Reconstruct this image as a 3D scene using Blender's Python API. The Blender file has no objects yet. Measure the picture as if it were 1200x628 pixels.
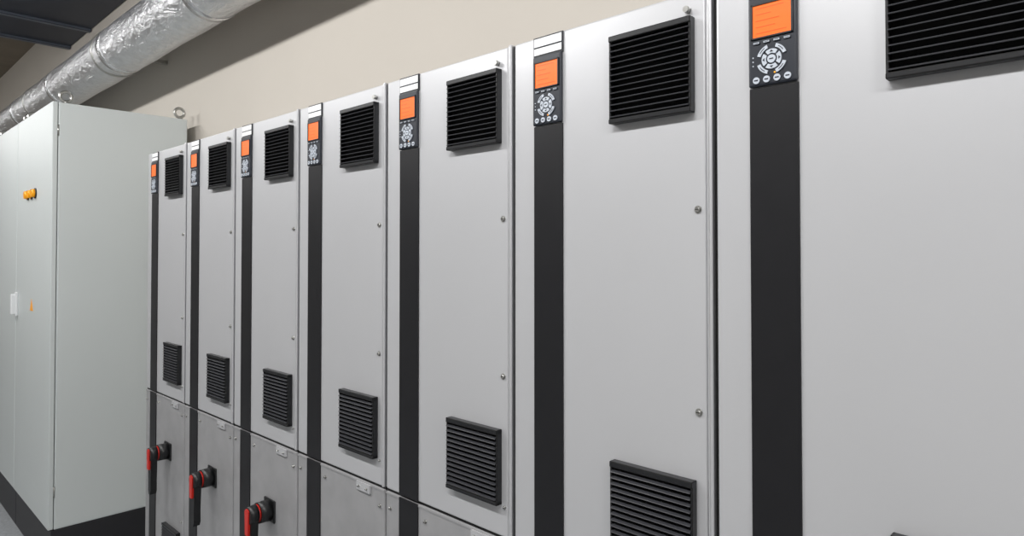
import bpy, bmesh, math, random
from mathutils import Vector, Matrix
random.seed(3)
scene = bpy.context.scene
COL = scene.collection
try:
    scene.view_settings.view_transform = 'Standard'
    scene.view_settings.look = 'None'
except Exception as e:
    print(e)

# ------------------------------------------------------------ materials
def srgb(r, g, b):
    def f(c):
        c /= 255.0
        return c/12.92 if c <= 0.04045 else ((c+0.055)/1.055)**2.4
    return (f(r), f(g), f(b), 1)

def mat(name, col, rough=0.5, metal=0.0, var=0.0, vscale=5.0, bump=0.0, bscale=300.0, emis=None, estr=0.0,
        stretch=(1, 1, 1), spec=0.5, col2=None, bdist=0.001):
    m = bpy.data.materials.new(name); m.use_nodes = True
    nt = m.node_tree; N = nt.nodes; L = nt.links
    b = N['Principled BSDF']
    b.inputs['Base Color'].default_value = col
    b.inputs['Roughness'].default_value = rough
    b.inputs['Metallic'].default_value = metal
    b.inputs['Specular IOR Level'].default_value = spec
    tc = N.new('ShaderNodeTexCoord'); mp = N.new('ShaderNodeMapping')
    mp.inputs['Scale'].default_value = stretch
    L.new(tc.outputs['Object'], mp.inputs['Vector'])
    if var > 0:
        n = N.new('ShaderNodeTexNoise'); n.inputs['Scale'].default_value = vscale
        n.inputs['Detail'].default_value = 6
        L.new(mp.outputs[0], n.inputs['Vector'])
        r = N.new('ShaderNodeValToRGB')
        r.color_ramp.elements[0].position = 0.3; r.color_ramp.elements[1].position = 0.7
        c2 = col2 if col2 else tuple(c*(1-var) for c in col[:3])+(1,)
        r.color_ramp.elements[0].color = c2
        r.color_ramp.elements[1].color = col
        L.new(n.outputs['Fac'], r.inputs[0]); L.new(r.outputs[0], b.inputs['Base Color'])
    if bump > 0:
        n2 = N.new('ShaderNodeTexNoise'); n2.inputs['Scale'].default_value = bscale
        n2.inputs['Detail'].default_value = 4
        L.new(mp.outputs[0], n2.inputs['Vector'])
        bp = N.new('ShaderNodeBump'); bp.inputs['Strength'].default_value = bump
        bp.inputs['Distance'].default_value = bdist
        L.new(n2.outputs['Fac'], bp.inputs['Height']); L.new(bp.outputs[0], b.inputs['Normal'])
    if emis:
        b.inputs['Emission Color'].default_value = emis
        b.inputs['Emission Strength'].default_value = estr
    return m

M_PANEL = mat('powder_coat_light_grey', srgb(194, 195, 198), 0.35, 0.25, var=0.03, vscale=3, bump=0.05, bscale=500)
M_LOWER = mat('powder_coat_lower_grey', srgb(172, 172, 174), 0.42, 0.25, var=0.16, vscale=14, bump=0.1, bscale=300)
M_BODY = mat('cabinet_body_grey', srgb(120, 121, 124), 0.5, 0.2, var=0.05)
M_STRIPE = mat('charcoal_plastic_stripe', srgb(27, 27, 30), 0.4, 0, var=0.12, vscale=30, bump=0.06, bscale=700, spec=0.35)
M_BLACK = mat('black_plastic', srgb(20, 21, 23), 0.42, 0, var=0.1, vscale=40)
M_SLAT = mat('vent_frame_black_plastic', srgb(27, 28, 31), 0.33, 0, var=0.1, vscale=40)
M_SLAT2 = mat('louver_blade_plastic', srgb(60, 61, 65), 0.3, 0, var=0.1, vscale=40)
M_HOLE = mat('louver_shadow_black', srgb(7, 7, 8), 0.8)
M_LCP = mat('keypad_navy_black', srgb(27, 32, 42), 0.4, 0, var=0.05)
M_BTN = mat('keypad_button_grey', srgb(185, 192, 202), 0.45, 0, var=0.03)
M_LABEL = mat('white_label', srgb(232, 234, 236), 0.4, 0, var=0.02)
M_OR = mat('orange_lcd', srgb(215, 95, 35), 0.3, 0, emis=srgb(255, 118, 35), estr=0.45, var=0.05, vscale=60)
M_ORD = mat('orange_lcd_text', srgb(190, 78, 28), 0.3, 0, emis=srgb(225, 95, 25), estr=0.35, var=0.02)
M_GREEN = mat('yellow_led', srgb(250, 170, 40), 0.3, emis=srgb(250, 160, 40), estr=0.6, var=0.02)
M_TRIM = mat('satin_aluminium_trim', srgb(208, 209, 212), 0.28, 0.85, var=0.05, vscale=8)
M_STEEL = mat('zinc_steel', srgb(185, 185, 182), 0.3, 0.9, var=0.1, vscale=60)
M_RED = mat('red_plastic', srgb(205, 40, 30), 0.35, 0, var=0.05)
M_ENC = mat('enclosure_white_grey', srgb(209, 215, 215), 0.42, 0.0, var=0.03, vscale=2, bump=0.08, bscale=400)
M_PLINTH = mat('plinth_black', srgb(38, 38, 42), 0.5, 0, var=0.1, vscale=20)
M_YEL = mat('yellow_lamp', srgb(245, 165, 15), 0.35, 0, emis=srgb(240, 150, 10), estr=0.15, var=0.05)
M_WALL = mat('beige_painted_wall', srgb(198, 192, 183), 0.75, 0, var=0.03, vscale=2, bump=0.15, bscale=80)
M_WALLW = mat('white_painted_wall', srgb(222, 221, 218), 0.8, 0, var=0.03, vscale=2, bump=0.15, bscale=80)
M_CEIL = mat('ceiling_concrete', srgb(136, 126, 112), 0.85, 0, var=0.2, vscale=3, bump=0.3, bscale=30)
M_FLOOR = mat('grey_speckled_floor', srgb(168, 172, 176), 0.45, 0, var=0.3, vscale=60, bump=0.1, bscale=150)
M_DARK = mat('dark_painted_sheet', srgb(50, 56, 68), 0.5, 0.2, var=0.15, vscale=4)
M_FLANGE = mat('bluegrey_flange', srgb(98, 106, 118), 0.45, 0.3, var=0.1, vscale=10)
M_LAMP = mat('lamp_diffuser', srgb(250, 250, 250), 0.5, 0, emis=(1, 0.98, 0.95, 1), estr=5.0)
M_LAMPH = mat('lamp_housing_white', srgb(230, 230, 230), 0.5, 0, var=0.02)

# foil duct : crinkled reflective foil (voronoi facets + fine noise)
M_FOIL = mat('aluminium_foil_insulation', srgb(232, 233, 236), 0.3, 0.9, var=0.15, vscale=30, bump=0.0)
def crinkle(m, s1, d1, s2, d2):
    nt = m.node_tree; N = nt.nodes; L = nt.links; b = N['Principled BSDF']
    tc = N.new('ShaderNodeTexCoord'); mp = N.new('ShaderNodeMapping'); mp.inputs['Scale'].default_value = (0.45, 1, 1)
    L.new(tc.outputs['Object'], mp.inputs[0])
    v = N.new('ShaderNodeTexNoise'); v.inputs['Scale'].default_value = s1; v.inputs['Detail'].default_value = 5
    v.inputs['Distortion'].default_value = 1.2
    v.inputs['Roughness'].default_value = 0.6
    L.new(mp.outputs[0], v.inputs['Vector'])
    vo = N.new('ShaderNodeTexVoronoi'); vo.inputs['Scale'].default_value = s2
    L.new(mp.outputs[0], vo.inputs['Vector'])
    b1 = N.new('ShaderNodeBump'); b1.inputs['Strength'].default_value = 1.0; b1.inputs['Distance'].default_value = d1
    b2 = N.new('ShaderNodeBump'); b2.inputs['Strength'].default_value = 0.8; b2.inputs['Distance'].default_value = d2
    L.new(v.outputs['Fac'], b1.inputs['Height']); L.new(vo.outputs['Distance'], b2.inputs['Height'])
    L.new(b1.outputs[0], b2.inputs['Normal']); L.new(b2.outputs[0], b.inputs['Normal'])
crinkle(M_FOIL, 22, 0.013, 38, 0.003)

# ------------------------------------------------------------ mesh helper
class MB:
    def __init__(s):
        s.bm = bmesh.new(); s.mats = []
    def mi(s, m):
        if m not in s.mats: s.mats.append(m)
        return s.mats.index(m)
    def box(s, x0, x1, y0, y1, z0, z1, m, bev=0.0, seg=2):
        idx = s.mi(m)
        r = bmesh.ops.create_cube(s.bm, size=1)
        vs = r['verts']
        for v in vs:
            v.co = Vector(((x0+x1)/2+v.co.x*(x1-x0), (y0+y1)/2+v.co.y*(y1-y0), (z0+z1)/2+v.co.z*(z1-z0)))
        fs = set(f for v in vs for f in v.link_faces)
        for f in fs: f.material_index = idx
        if bev > 0:
            es = list(set(e for v in vs for e in v.link_edges))
            bmesh.ops.bevel(s.bm, geom=es, offset=bev, segments=seg, affect='EDGES', profile=0.5)
        return s
    def prism(s, pts, axis, a0, a1, m):
        """extrude polygon; axis 'x': pts are (y,z); axis 'y': pts are (x,z)"""
        idx = s.mi(m); n = len(pts)
        def P(p, a):
            return (a, p[0], p[1]) if axis == 'x' else ((p[0], a, p[1]) if axis == 'y' else (p[0], p[1], a))
        A = [s.bm.verts.new(P(p, a0)) for p in pts]
        B = [s.bm.verts.new(P(p, a1)) for p in pts]
        fs = [s.bm.faces.new(A), s.bm.faces.new(B[::-1])]
        for i in range(n):
            fs.append(s.bm.faces.new((A[i], B[i], B[(i+1) % n], A[(i+1) % n])))
        for f in fs: f.material_index = idx
        return s
    def cyl(s, c, r, axis, a0, a1, m, seg=24, r2=None):
        """c: 2 coords in remaining axes"""
        r2 = r if r2 is None else r2
        idx = s.mi(m)
        def P(p, a):
            return (a, p[0], p[1]) if axis == 'x' else ((p[0], a, p[1]) if axis == 'y' else (p[0], p[1], a))
        A = []; B = []
        for i in range(seg):
            t = 2*math.pi*i/seg
            A.append(s.bm.verts.new(P((c[0]+r*math.cos(t), c[1]+r*math.sin(t)), a0)))
            B.append(s.bm.verts.new(P((c[0]+r2*math.cos(t), c[1]+r2*math.sin(t)), a1)))
        fs = [s.bm.faces.new(A), s.bm.faces.new(B[::-1])]
        for i in range(seg):
            f = s.bm.faces.new((A[i], B[i], B[(i+1) % seg], A[(i+1) % seg])); f.smooth = True
            fs.append(f)
        for f in fs: f.material_index = idx
        return s
    def sector(s, cx, cz, r0, r1, a0, a1, y0, y1, m, seg=10):
        pts = []
        for i in range(seg+1):
            t = math.radians(a0+(a1-a0)*i/seg); pts.append((cx+r1*math.cos(t), cz+r1*math.sin(t)))
        for i in range(seg, -1, -1):
            t = math.radians(a0+(a1-a0)*i/seg); pts.append((cx+r0*math.cos(t), cz+r0*math.sin(t)))
        return s.prism(pts, 'y', y0, y1, m)
    def torus(s, c, R, r, m, normal='y', seg=28, sub=10):
        idx = s.mi(m); ring = []
        for i in range(seg):
            a = 2*math.pi*i/seg; row = []
            for j in range(sub):
                b = 2*math.pi*j/sub
                u = (R+r*math.cos(b))*math.cos(a); w = (R+r*math.cos(b))*math.sin(a); h = r*math.sin(b)
                co = (c[0]+u, c[1]+h, c[2]+w) if normal == 'y' else (c[0]+h, c[1]+u, c[2]+w)
                row.append(s.bm.verts.new(co))
            ring.append(row)
        for i in range(seg):
            for j in range(sub):
                f = s.bm.faces.new((ring[i][j], ring[(i+1) % seg][j], ring[(i+1) % seg][(j+1) % sub], ring[i][(j+1) % sub]))
                f.smooth = True; f.material_index = idx
        return s
    def mesh(s, name):
        bmesh.ops.recalc_face_normals(s.bm, faces=s.bm.faces[:])
        me = bpy.data.meshes.new(name); s.bm.to_mesh(me); s.bm.free()
        for m in s.mats: me.materials.append(m)
        return me
    def obj(s, name, parent=None, loc=(0, 0, 0)):
        o = bpy.data.objects.new(name, s.mesh(name)); COL.objects.link(o)
        o.location = loc
        if parent: o.parent = parent
        return o

def empty(name, loc=(0, 0, 0)):
    e = bpy.data.objects.new(name, None); COL.objects.link(e); e.location = loc
    e.empty_display_size = 0.1
    return e

# ------------------------------------------------------------ drive cabinet parts (local: x right, y into wall, z up)
W = 0.42
TOP = 1.904; SPLIT = 0.938; BOT = 0.12
YW = 1.40      # wall plane
YF = 0.93      # row front plane
DEP = YW-YF-0.02

def tx(t): return t*W

def screw(b, x, z, y=0.0, r=0.0055):
    b.cyl((x, z), r*1.3, 'y', y, y-0.001, M_STEEL, 16)
    b.cyl((x, z), r, 'y', y-0.001, y-0.0045, M_STEEL, 12, r2=r*0.8)
    b.box(x-r*0.6, x+r*0.6, y-0.0048, y-0.0044, z-0.0005, z+0.0005, M_BLACK)

def make_body():
    b = MB()
    b.box(0.002, W-0.002, 0.022, DEP, BOT, TOP-0.003, M_BODY, 0.002)
    b.box(0.01, W-0.01, 0.05, DEP-0.02, 0.0, BOT, M_PLINTH)
    # rear mounting flange / top lip
    b.box(0.0, W, 0.0215, 0.035, TOP-0.006, TOP+0.002, M_TRIM)
    for x in (0.05, 0.2, 0.36):
        b.cyl((x, 0.06), 0.007, 'z', TOP-0.003, TOP+0.004, M_STEEL, 12)
    return b.mesh('body')

def make_upper():
    b = MB()
    b.box(0.0030, 0.4065, 0.0, 0.024, SPLIT+0.003, TOP, M_PANEL, 0.004, 3)
    # rounded aluminium edge trim
    b.box(0.4085, 0.4170, -0.004, 0.024, SPLIT+0.003, TOP+0.002, M_TRIM, 0.0035, 3)
    b.box(-0.0025, 0.0028, 0.008, 0.024, SPLIT+0.003, TOP, M_HOLE)
    return b.mesh('upper_cover')

def make_lower():
    b = MB()
    b.box(0.003, W-0.004, 0.0, 0.024, BOT, SPLIT-0.003, M_LOWER, 0.003, 2)
    # folded top flange and seams
    b.box(0.004, W-0.005, -0.0015, 0.004, SPLIT-0.009, SPLIT-0.004, M_LOWER, 0.0006)
    b.box(0.003, W-0.004, 0.004, 0.02, SPLIT-0.004, SPLIT+0.004, M_HOLE)
    # tab plate spanning the joint
    b.box(tx(.72), tx(.86), -0.005, 0.0, SPLIT-0.027, SPLIT-0.006, M_PANEL, 0.001)
    for x in (tx(.75), tx(.83)): screw(b, x, SPLIT-0.0165, -0.005, 0.0025)
    for (x, z) in ((0.02, SPLIT-0.04), (W-0.022, SPLIT-0.045), (W-0.022, 0.5), (W-0.022, 0.16), (0.15, SPLIT-0.035)):
        screw(b, x, z, 0.0, 0.0036)
    return b.mesh('lower_cover')

def make_screws():
    b = MB()
    for z in (1.565, 1.255): screw(b, tx(.935), z, 0.0, 0.0046)
    screw(b, tx(.945), 1.000, 0.0, 0.0026)
    # little lock key near the top
    b.cyl((tx(.90), TOP-0.028), 0.005, 'y', -0.001, -0.010, M_STEEL, 16)
    return b.mesh('cover_screws')

SX0, SX1 = tx(.134), tx(.300)
def make_stripe():
    b = MB()
    b.box(SX0, SX1, -0.003, 0.0005, SPLIT+0.003, 1.735, M_STRIPE, 0.001)
    b.box(SX0, SX1, -0.003, 0.0005, BOT, SPLIT-0.003, M_STRIPE, 0.001)
    return b.mesh('charcoal_stripe')

def make_keypad():
    b = MB()
    y = -0.007
    b.box(SX0+0.0003, SX1-0.0003, y, 0.0, 1.736, 1.866, M_LCP, 0.003, 3)
    # header name plate
    b.box(SX0-0.001, SX1+0.001, -0.003, 0.0, 1.8655, TOP-0.001, M_BLACK, 0.0005)
    b.box(SX0+.0005, SX1-.0005, -0.004, 0.0, 1.8835, TOP-0.003, M_LABEL, 0.001)
    b.box(SX0+.0005, SX1-.0005, -0.004, 0.0, 1.868, 1.8825, M_LABEL, 0.001)
    cx = (SX0+SX1)/2
    # raised bezel around the recessed display
    b.box(cx-0.0300, cx-0.0272, y-0.0022, y, 1.8035, 1.8545, M_BLACK, 0.0005)
    b.box(cx+0.0272, cx+0.0300, y-0.0022, y, 1.8035, 1.8545, M_BLACK, 0.0005)
    b.box(cx-0.0300, cx+0.0300, y-0.0022, y, 1.8520, 1.8545, M_BLACK, 0.0005)
    b.box(cx-0.0300, cx+0.0300, y-0.0022, y, 1.8035, 1.8060, M_BLACK, 0.0005)
    b.box(cx-0.0273, cx+0.0273, y-0.0006, y+0.0002, 1.8058, 1.8522, M_OR)
    for i, (z, w) in enumerate(((1.8465, .04), (1.838, .022), (1.829, .034), (1.820, .028), (1.811, .044))):
        b.box(cx-0.023, cx-0.023+w, y-0.0008, y-0.0005, z, z+0.0012, M_ORD)
    # soft keys
    for k in range(4):
        x = cx+(k-1.5)*0.0145
        b.box(x-0.0048, x+0.0048, y-0.002, y, 1.7960, 1.8000, M_BTN, 0.0008)
        b.box(x-0.0030, x+0.0030, y-0.0022, y-0.0018, 1.7976, 1.7984, M_LCP)
    # navigation pad
    cz = 1.772
    for a in (45, 135, 225, 315):
        b.sector(cx, cz, 0.0165, 0.0215, a-27, a+27, y-0.002, y, M_BTN)
        b.sector(cx, cz, 0.0185, 0.0195, a-14, a+14, y-0.0023, y-0.0018, M_LCP)
    for a in (0, 90, 180, 270):
        b.sector(cx, cz, 0.0080, 0.0140, a-38, a+38, y-0.002, y, M_BTN)
        t = math.radians(a); u = Vector((math.cos(t), math.sin(t))); p = Vector((-u.y, u.x)); c = Vector((cx, cz))
        tri = [c+u*0.0128, c+u*0.0098+p*0.0025, c+u*0.0098-p*0.0025]
        b.prism([tuple(q) for q in tri], 'y', y-0.0024, y-0.0018, M_LCP)
    b.cyl((cx, cz), 0.0058, 'y', y-0.0025, y, M_BTN, 24)
    b.box(cx-0.0028, cx+0.0028, y-0.0028, y-0.0024, cz-0.0008, cz+0.0008, M_LCP)
    # lateral leds
    for i in range(3):
        b.cyl((cx-0.027, cz+0.006-i*0.006), 0.0010, 'y', y-0.001, y, M_BTN, 10)
    b.cyl((cx+0.004, 1.7525), 0.0012, 'y', y-0.001, y, M_GREEN, 10)
    # bottom keys
    for k in range(4):
        x = cx+(k-1.5)*0.0148
        b.cyl((x, 1.7445), 0.0048, 'y', y-0.002, y, M_BTN, 20)
        b.box(x-0.0028, x+0.0028, y-0.0023, y-0.0018, 1.7436, 1.7454, M_LCP)
    return b.mesh('control_keypad')

VX0, VX1 = tx(.563), tx(.925)
def make_vent(name, z0, z1):
    b = MB()
    yo = -0.016
    b.box(VX0+.002, VX1-.002, -0.002, 0.001, z0+.002, z1-.002, M_HOLE)
    b.box(VX0, VX1, yo, 0.0, z1-0.010, z1, M_SLAT, 0.0015)
    b.box(VX0, VX1, yo, 0.0, z0, z0+0.008, M_SLAT, 0.0015)
    b.box(VX0, VX0+0.004, yo+0.002, 0.0, z0, z1, M_SLAT, 0.0012)
    b.box(VX1-0.004, VX1, yo+0.002, 0.0, z0, z1, M_SLAT, 0.0012)
    n = 13
    a = z0+0.008; h = (z1-0.010-a)/n
    for i in range(n):
        zc = a+h*(i+0.15)
        pts = [(-0.0170, zc+0.0004), (-0.0176, zc+0.0012), (-0.0170, zc+0.0022), (-0.002, zc+0.0066), (-0.002, zc+0.0050)]
        b.prism(pts, 'x', VX0+0.003, VX1-0.003, M_SLAT2)
    return b.mesh(name)

def make_handle():
    b = MB()
    x = tx(.62); z = 0.735
    b.box(x-0.033, x+0.033, -0.006, 0.0, z-0.033, z+0.033, M_BLACK, 0.003)
    b.cyl((x, z), 0.031, 'y', -0.005, -0.040, M_BLACK, 32, r2=0.030)
    b.cyl((x, z), 0.026, 'y', -0.040, -0.046, M_RED, 32)
    # lever: round head + tapering grip hanging down
    b.cyl((x, z), 0.027, 'y', -0.045, -0.070, M_BLACK, 32, r2=0.024)
    b.prism([(x-0.019, z), (x+0.019, z), (x+0.013, z-0.10), (x+0.014, z-0.135), (x+0.007, z-0.15), (x-0.007, z-0.15), (x-0.014, z-0.135), (x-0.013, z-0.10)],
            'y', -0.045, -0.067, M_BLACK)
    # red indicator on the front of the lever
    b.prism([(x-0.012, z+0.014), (x-0.004, z+0.020), (x+0.004, z+0.020), (x+0.012, z+0.014), (x+0.009, z-0.055), (x-0.009, z-0.055)],
            'y', -0.0735, -0.067, M_RED)
    return b.mesh('rotary_disconnect_handle')

parts = [('body', make_body()), ('upper_cover', make_upper()), ('lower_cover', make_lower()), ('cover_screws', make_screws()),
         ('charcoal_stripe', make_stripe()), ('control_keypad', make_keypad()),
         ('upper_louver_vent', make_vent('upper_louver_vent', 1.715, 1.863)),
         ('middle_louver_vent', make_vent('middle_louver_vent', 1.004, 1.151)),
         ('bottom_louver_vent', make_vent('bottom_louver_vent', 0.31, 0.458)),
         ('rotary_disconnect_handle', make_handle())]
S_END = 2.991
for i in range(7):
    e = empty('frequency_drive_cabinet', (-S_END+i*W, YF, 0))
    for n, me in parts:
        o = bpy.data.objects.new(n, me); COL.objects.link(o); o.parent = e

# ------------------------------------------------------------ tall enclosures on the left
def eyebolt(b, x, y, z):
    b.cyl((x, y), 0.018, 'z', z, z+0.006, M_STEEL, 20)
    b.cyl((x, y), 0.009, 'z', z+0.005, z+0.018, M_STEEL, 16)
    b.torus((x, y, z+0.038), 0.024, 0.0075, M_STEEL, 'x')

EF = 0.738; ED = 0.604; EWd = 0.80; EZ0 = 0.20; EZ1 = 2.210
def enclosure(x_right, lamps):
    e = empty('tall_electrical_enclosure', (x_right-EWd, EF, 0))   # local x 0..0.8
    b = MB()
    b.box(0.001, EWd-0.001, 0.024, ED, EZ0, EZ1-0.002, M_ENC, 0.003)
    # side panel laid on the frame
    b.box(EWd-0.002, EWd, 0.030, ED-0.006, EZ0+0.006, EZ1-0.008, M_ENC, 0.0006)
    b.obj('body', e)
    b = MB()
    b.box(0.002, EWd-0.002, 0.0, 0.021, EZ0+0.002, EZ1, M_ENC, 0.003)
    b.obj('door', e)
    b = MB()
    b.box(0.0, EWd, 0.012, ED-0.01, 0, EZ0-0.004, M_PLINTH, 0.003)
    b.box(0.004, EWd-0.004, 0.02, ED-0.015, EZ0-0.006, EZ0+0.002, M_PLINTH)
    b.obj('plinth', e)
    b = MB()
    for (x, y) in ((0.05, 0.06), (EWd-0.04, 0.06), (0.05, ED-0.05), (EWd-0.03, ED-0.03)):
        eyebolt(b, x, y, EZ1-0.004)
    b.obj('lifting_eyebolts', e)
    b = MB()
    # swing handle near the left door edge
    b.box(0.025, 0.060, -0.012, 0.0, 1.15, 1.28, M_LABEL, 0.004)
    b.box(0.030, 0.055, -0.032, -0.010, 1.16, 1.27, M_LABEL, 0.005)
    b.obj('door_handle', e)
    if lamps:
        b = MB()
        for k in range(3):
            x = 0.29+k*0.085
            b.cyl((x, 1.795), 0.026, 'y', 0, -0.006, M_BLACK, 24)
            b.cyl((x, 1.795), 0.022, 'y', -0.006, -0.020, M_YEL, 24, r2=0.019)
        b.obj('indicator_lamps', e)
        b = MB()
        b.prism([(0.36, 1.20), (0.43, 1.20), (0.395, 1.26)], 'y', -0.001, 0.0, M_YEL)
        b.obj('warning_label', e)
    b = MB()
    for z in (0.35, 2.05):
        b.cyl((EWd-0.0015, 0.0225), 0.004, 'z', z, z+0.05, M_STEEL, 12)
    b.obj('hinges', e)
    return e

X0 = -3.705
enclosure(X0, True)
enclosure(X0-0.805, False)
enclosure(X0-1.61, False)

# ------------------------------------------------------------ foil duct
dy, dz, dr = 1.135, 2.62, 0.128
e = empty('foil_insulated_duct', (0, dy, dz))
bm = bmesh.new()
n_len, n_c = 420, 64
xa, xb = -11.9, 2.9
rows = []
for i in range(n_len+1):
    x = xa+(xb-xa)*i/n_len
    row = []
    for j in range(n_c):
        a = 2*math.pi*j/n_c
        r = dr+0.0012*math.sin(a*5+x*3)+0.0012*math.sin(x*9+a*2)
        row.append(bm.verts.new((x, r*math.cos(a), r*math.sin(a))))
    rows.append(row)
for i in range(n_len):
    for j in range(n_c):
        f = bm.faces.new((rows[i][j], rows[i][(j+1) % n_c], rows[i+1][(j+1) % n_c], rows[i+1][j])); f.smooth = True
bmesh.ops.recalc_face_normals(bm, faces=bm.faces[:])
me = bpy.data.meshes.new('foil_skin'); bm.to_mesh(me); bm.free(); me.materials.append(M_FOIL)
o = bpy.data.objects.new('foil_skin', me); COL.objects.link(o); o.parent = e
b = MB()
x = xa+0.6
M_TAPE = mat('foil_tape', srgb(228, 229, 231), 0.27, 0.9, var=0.1, vscale=30, bump=0.6, bscale=40, bdist=0.006)
while x < xb:
    b.cyl((0, 0), dr+0.0026, 'x', x, x+0.06, M_TAPE, 64)
    x += 1.2
b.obj('tape_bands', e)
b = MB()
for x in (-10, -8, -6, -4.2, 0.4, 2.2):
    b.cyl((0, 0), dr+0.005, 'x', x, x+0.025, M_STEEL, 64)
    b.box(x, x+0.025, dr-0.01, YW-dy-0.002, -0.012, 0.012, M_STEEL, 0.002)
b.obj('wall_straps', e)

# ------------------------------------------------------------ room shell
XL, XR, YB, H = -12.0, 3.0, -1.9, 3.52
# dark overhead ventilation box crossing the room
b = MB()
b.box(-6.42, -3.9, -1.85, 1.395, 3.20, 3.48, M_DARK, 0.004)
for x in (-6.46, -5.85, -4.6):
    b.box(x, x+0.05, -1.86, 1.397, 3.18, 3.49, M_FLANGE, 0.004)
for x in (-6.2, -4.2):
    for y in (-1.4, 0.0, 1.0):
        b.cyl((x, y), 0.006, 'z', 3.47, H, M_STEEL, 8)
b.obj('overhead_ventilation_duct')

def shell(name, *a):
    b = MB(); b.box(*a); return b.obj(name)
shell('floor', XL-.1, XR+.1, YB-.1, YW+.1, -0.1, 0.0, M_FLOOR)
shell('ceiling', XL-.1, XR+.1, YB-.1, YW+.1, H, H+0.1, M_CEIL)
shell('wall_back', XL-.1, XR+.1, YW, YW+0.1, 0, H, M_WALL)
shell('wall_front', XL-.1, XR+.1, YB-0.1, YB, 0, H, M_WALLW)
shell('wall_left', XL-0.1, XL, YB, YW, 0, H, M_WALL)
shell('wall_right', XR, XR+0.1, YB, YW, 0, H, M_WALLW)

# ------------------------------------------------------------ luminaires (asymmetric, tilted towards the row)
LY, LZ = -0.45, 2.85
TILT = math.radians(36)
for cxp, en in ((1.6, 31), (-0.4, 31), (-2.4, 31), (-4.4, 20), (-6.4, 9), (-8.4, 8), (-10.4, 8)):
    e = empty('linear_ceiling_luminaire', (cxp, LY, LZ))
    b = MB()
    b.prism([(-0.09, 0.0), (0.09, 0.0), (0.055, 0.06), (-0.055, 0.06)], 'x', -0.65, 0.65, M_LAMPH)
    h = b.obj('housing', e); h.rotation_euler = (TILT, 0, 0)
    b = MB(); b.box(-0.62, 0.62, -0.075, 0.075, -0.012, 0.0, M_LAMP, 0.004)
    d = b.obj('diffuser', e); d.rotation_euler = (TILT, 0, 0)
    b = MB()
    top = H-LZ if not (-6.42 < cxp < -3.9) else 3.20-LZ
    for x in (-0.5, 0.5): b.cyl((x, -0.03), 0.004, 'z', 0.03, top, M_STEEL, 8)
    b.obj('suspension_rods', e)
    ld = bpy.data.lights.new('tube_light', 'AREA'); ld.shape = 'RECTANGLE'; ld.size = 1.2; ld.size_y = 0.14
    ld.energy = en; ld.color = (1, 0.99, 0.98)
    lo = bpy.data.objects.new('tube_light', ld); COL.objects.link(lo); lo.parent = e
    lo.rotation_euler = (TILT, 0, 0)
    lo.location = (0, math.sin(TILT)*0.02, -0.02*math.cos(TILT))

w = bpy.data.worlds.new('world'); scene.world = w; w.use_nodes = True
w.node_tree.nodes['Background'].inputs[0].default_value = (0.8, 0.85, 0.9, 1)
w.node_tree.nodes['Background'].inputs[1].default_value = 0.3

# ------------------------------------------------------------ camera
cd = bpy.data.cameras.new('camera'); cd.sensor_width = 36; cd.lens = 776/1200*36
cam = bpy.data.objects.new('camera', cd); COL.objects.link(cam)
cam.location = (0, 0, 1.5)
cam.rotation_euler = (math.radians(91.0), 0, math.radians(43.9))
cd.shift_y = -(19+13.5)/1200
cd.clip_start = 0.02
scene.camera = cam
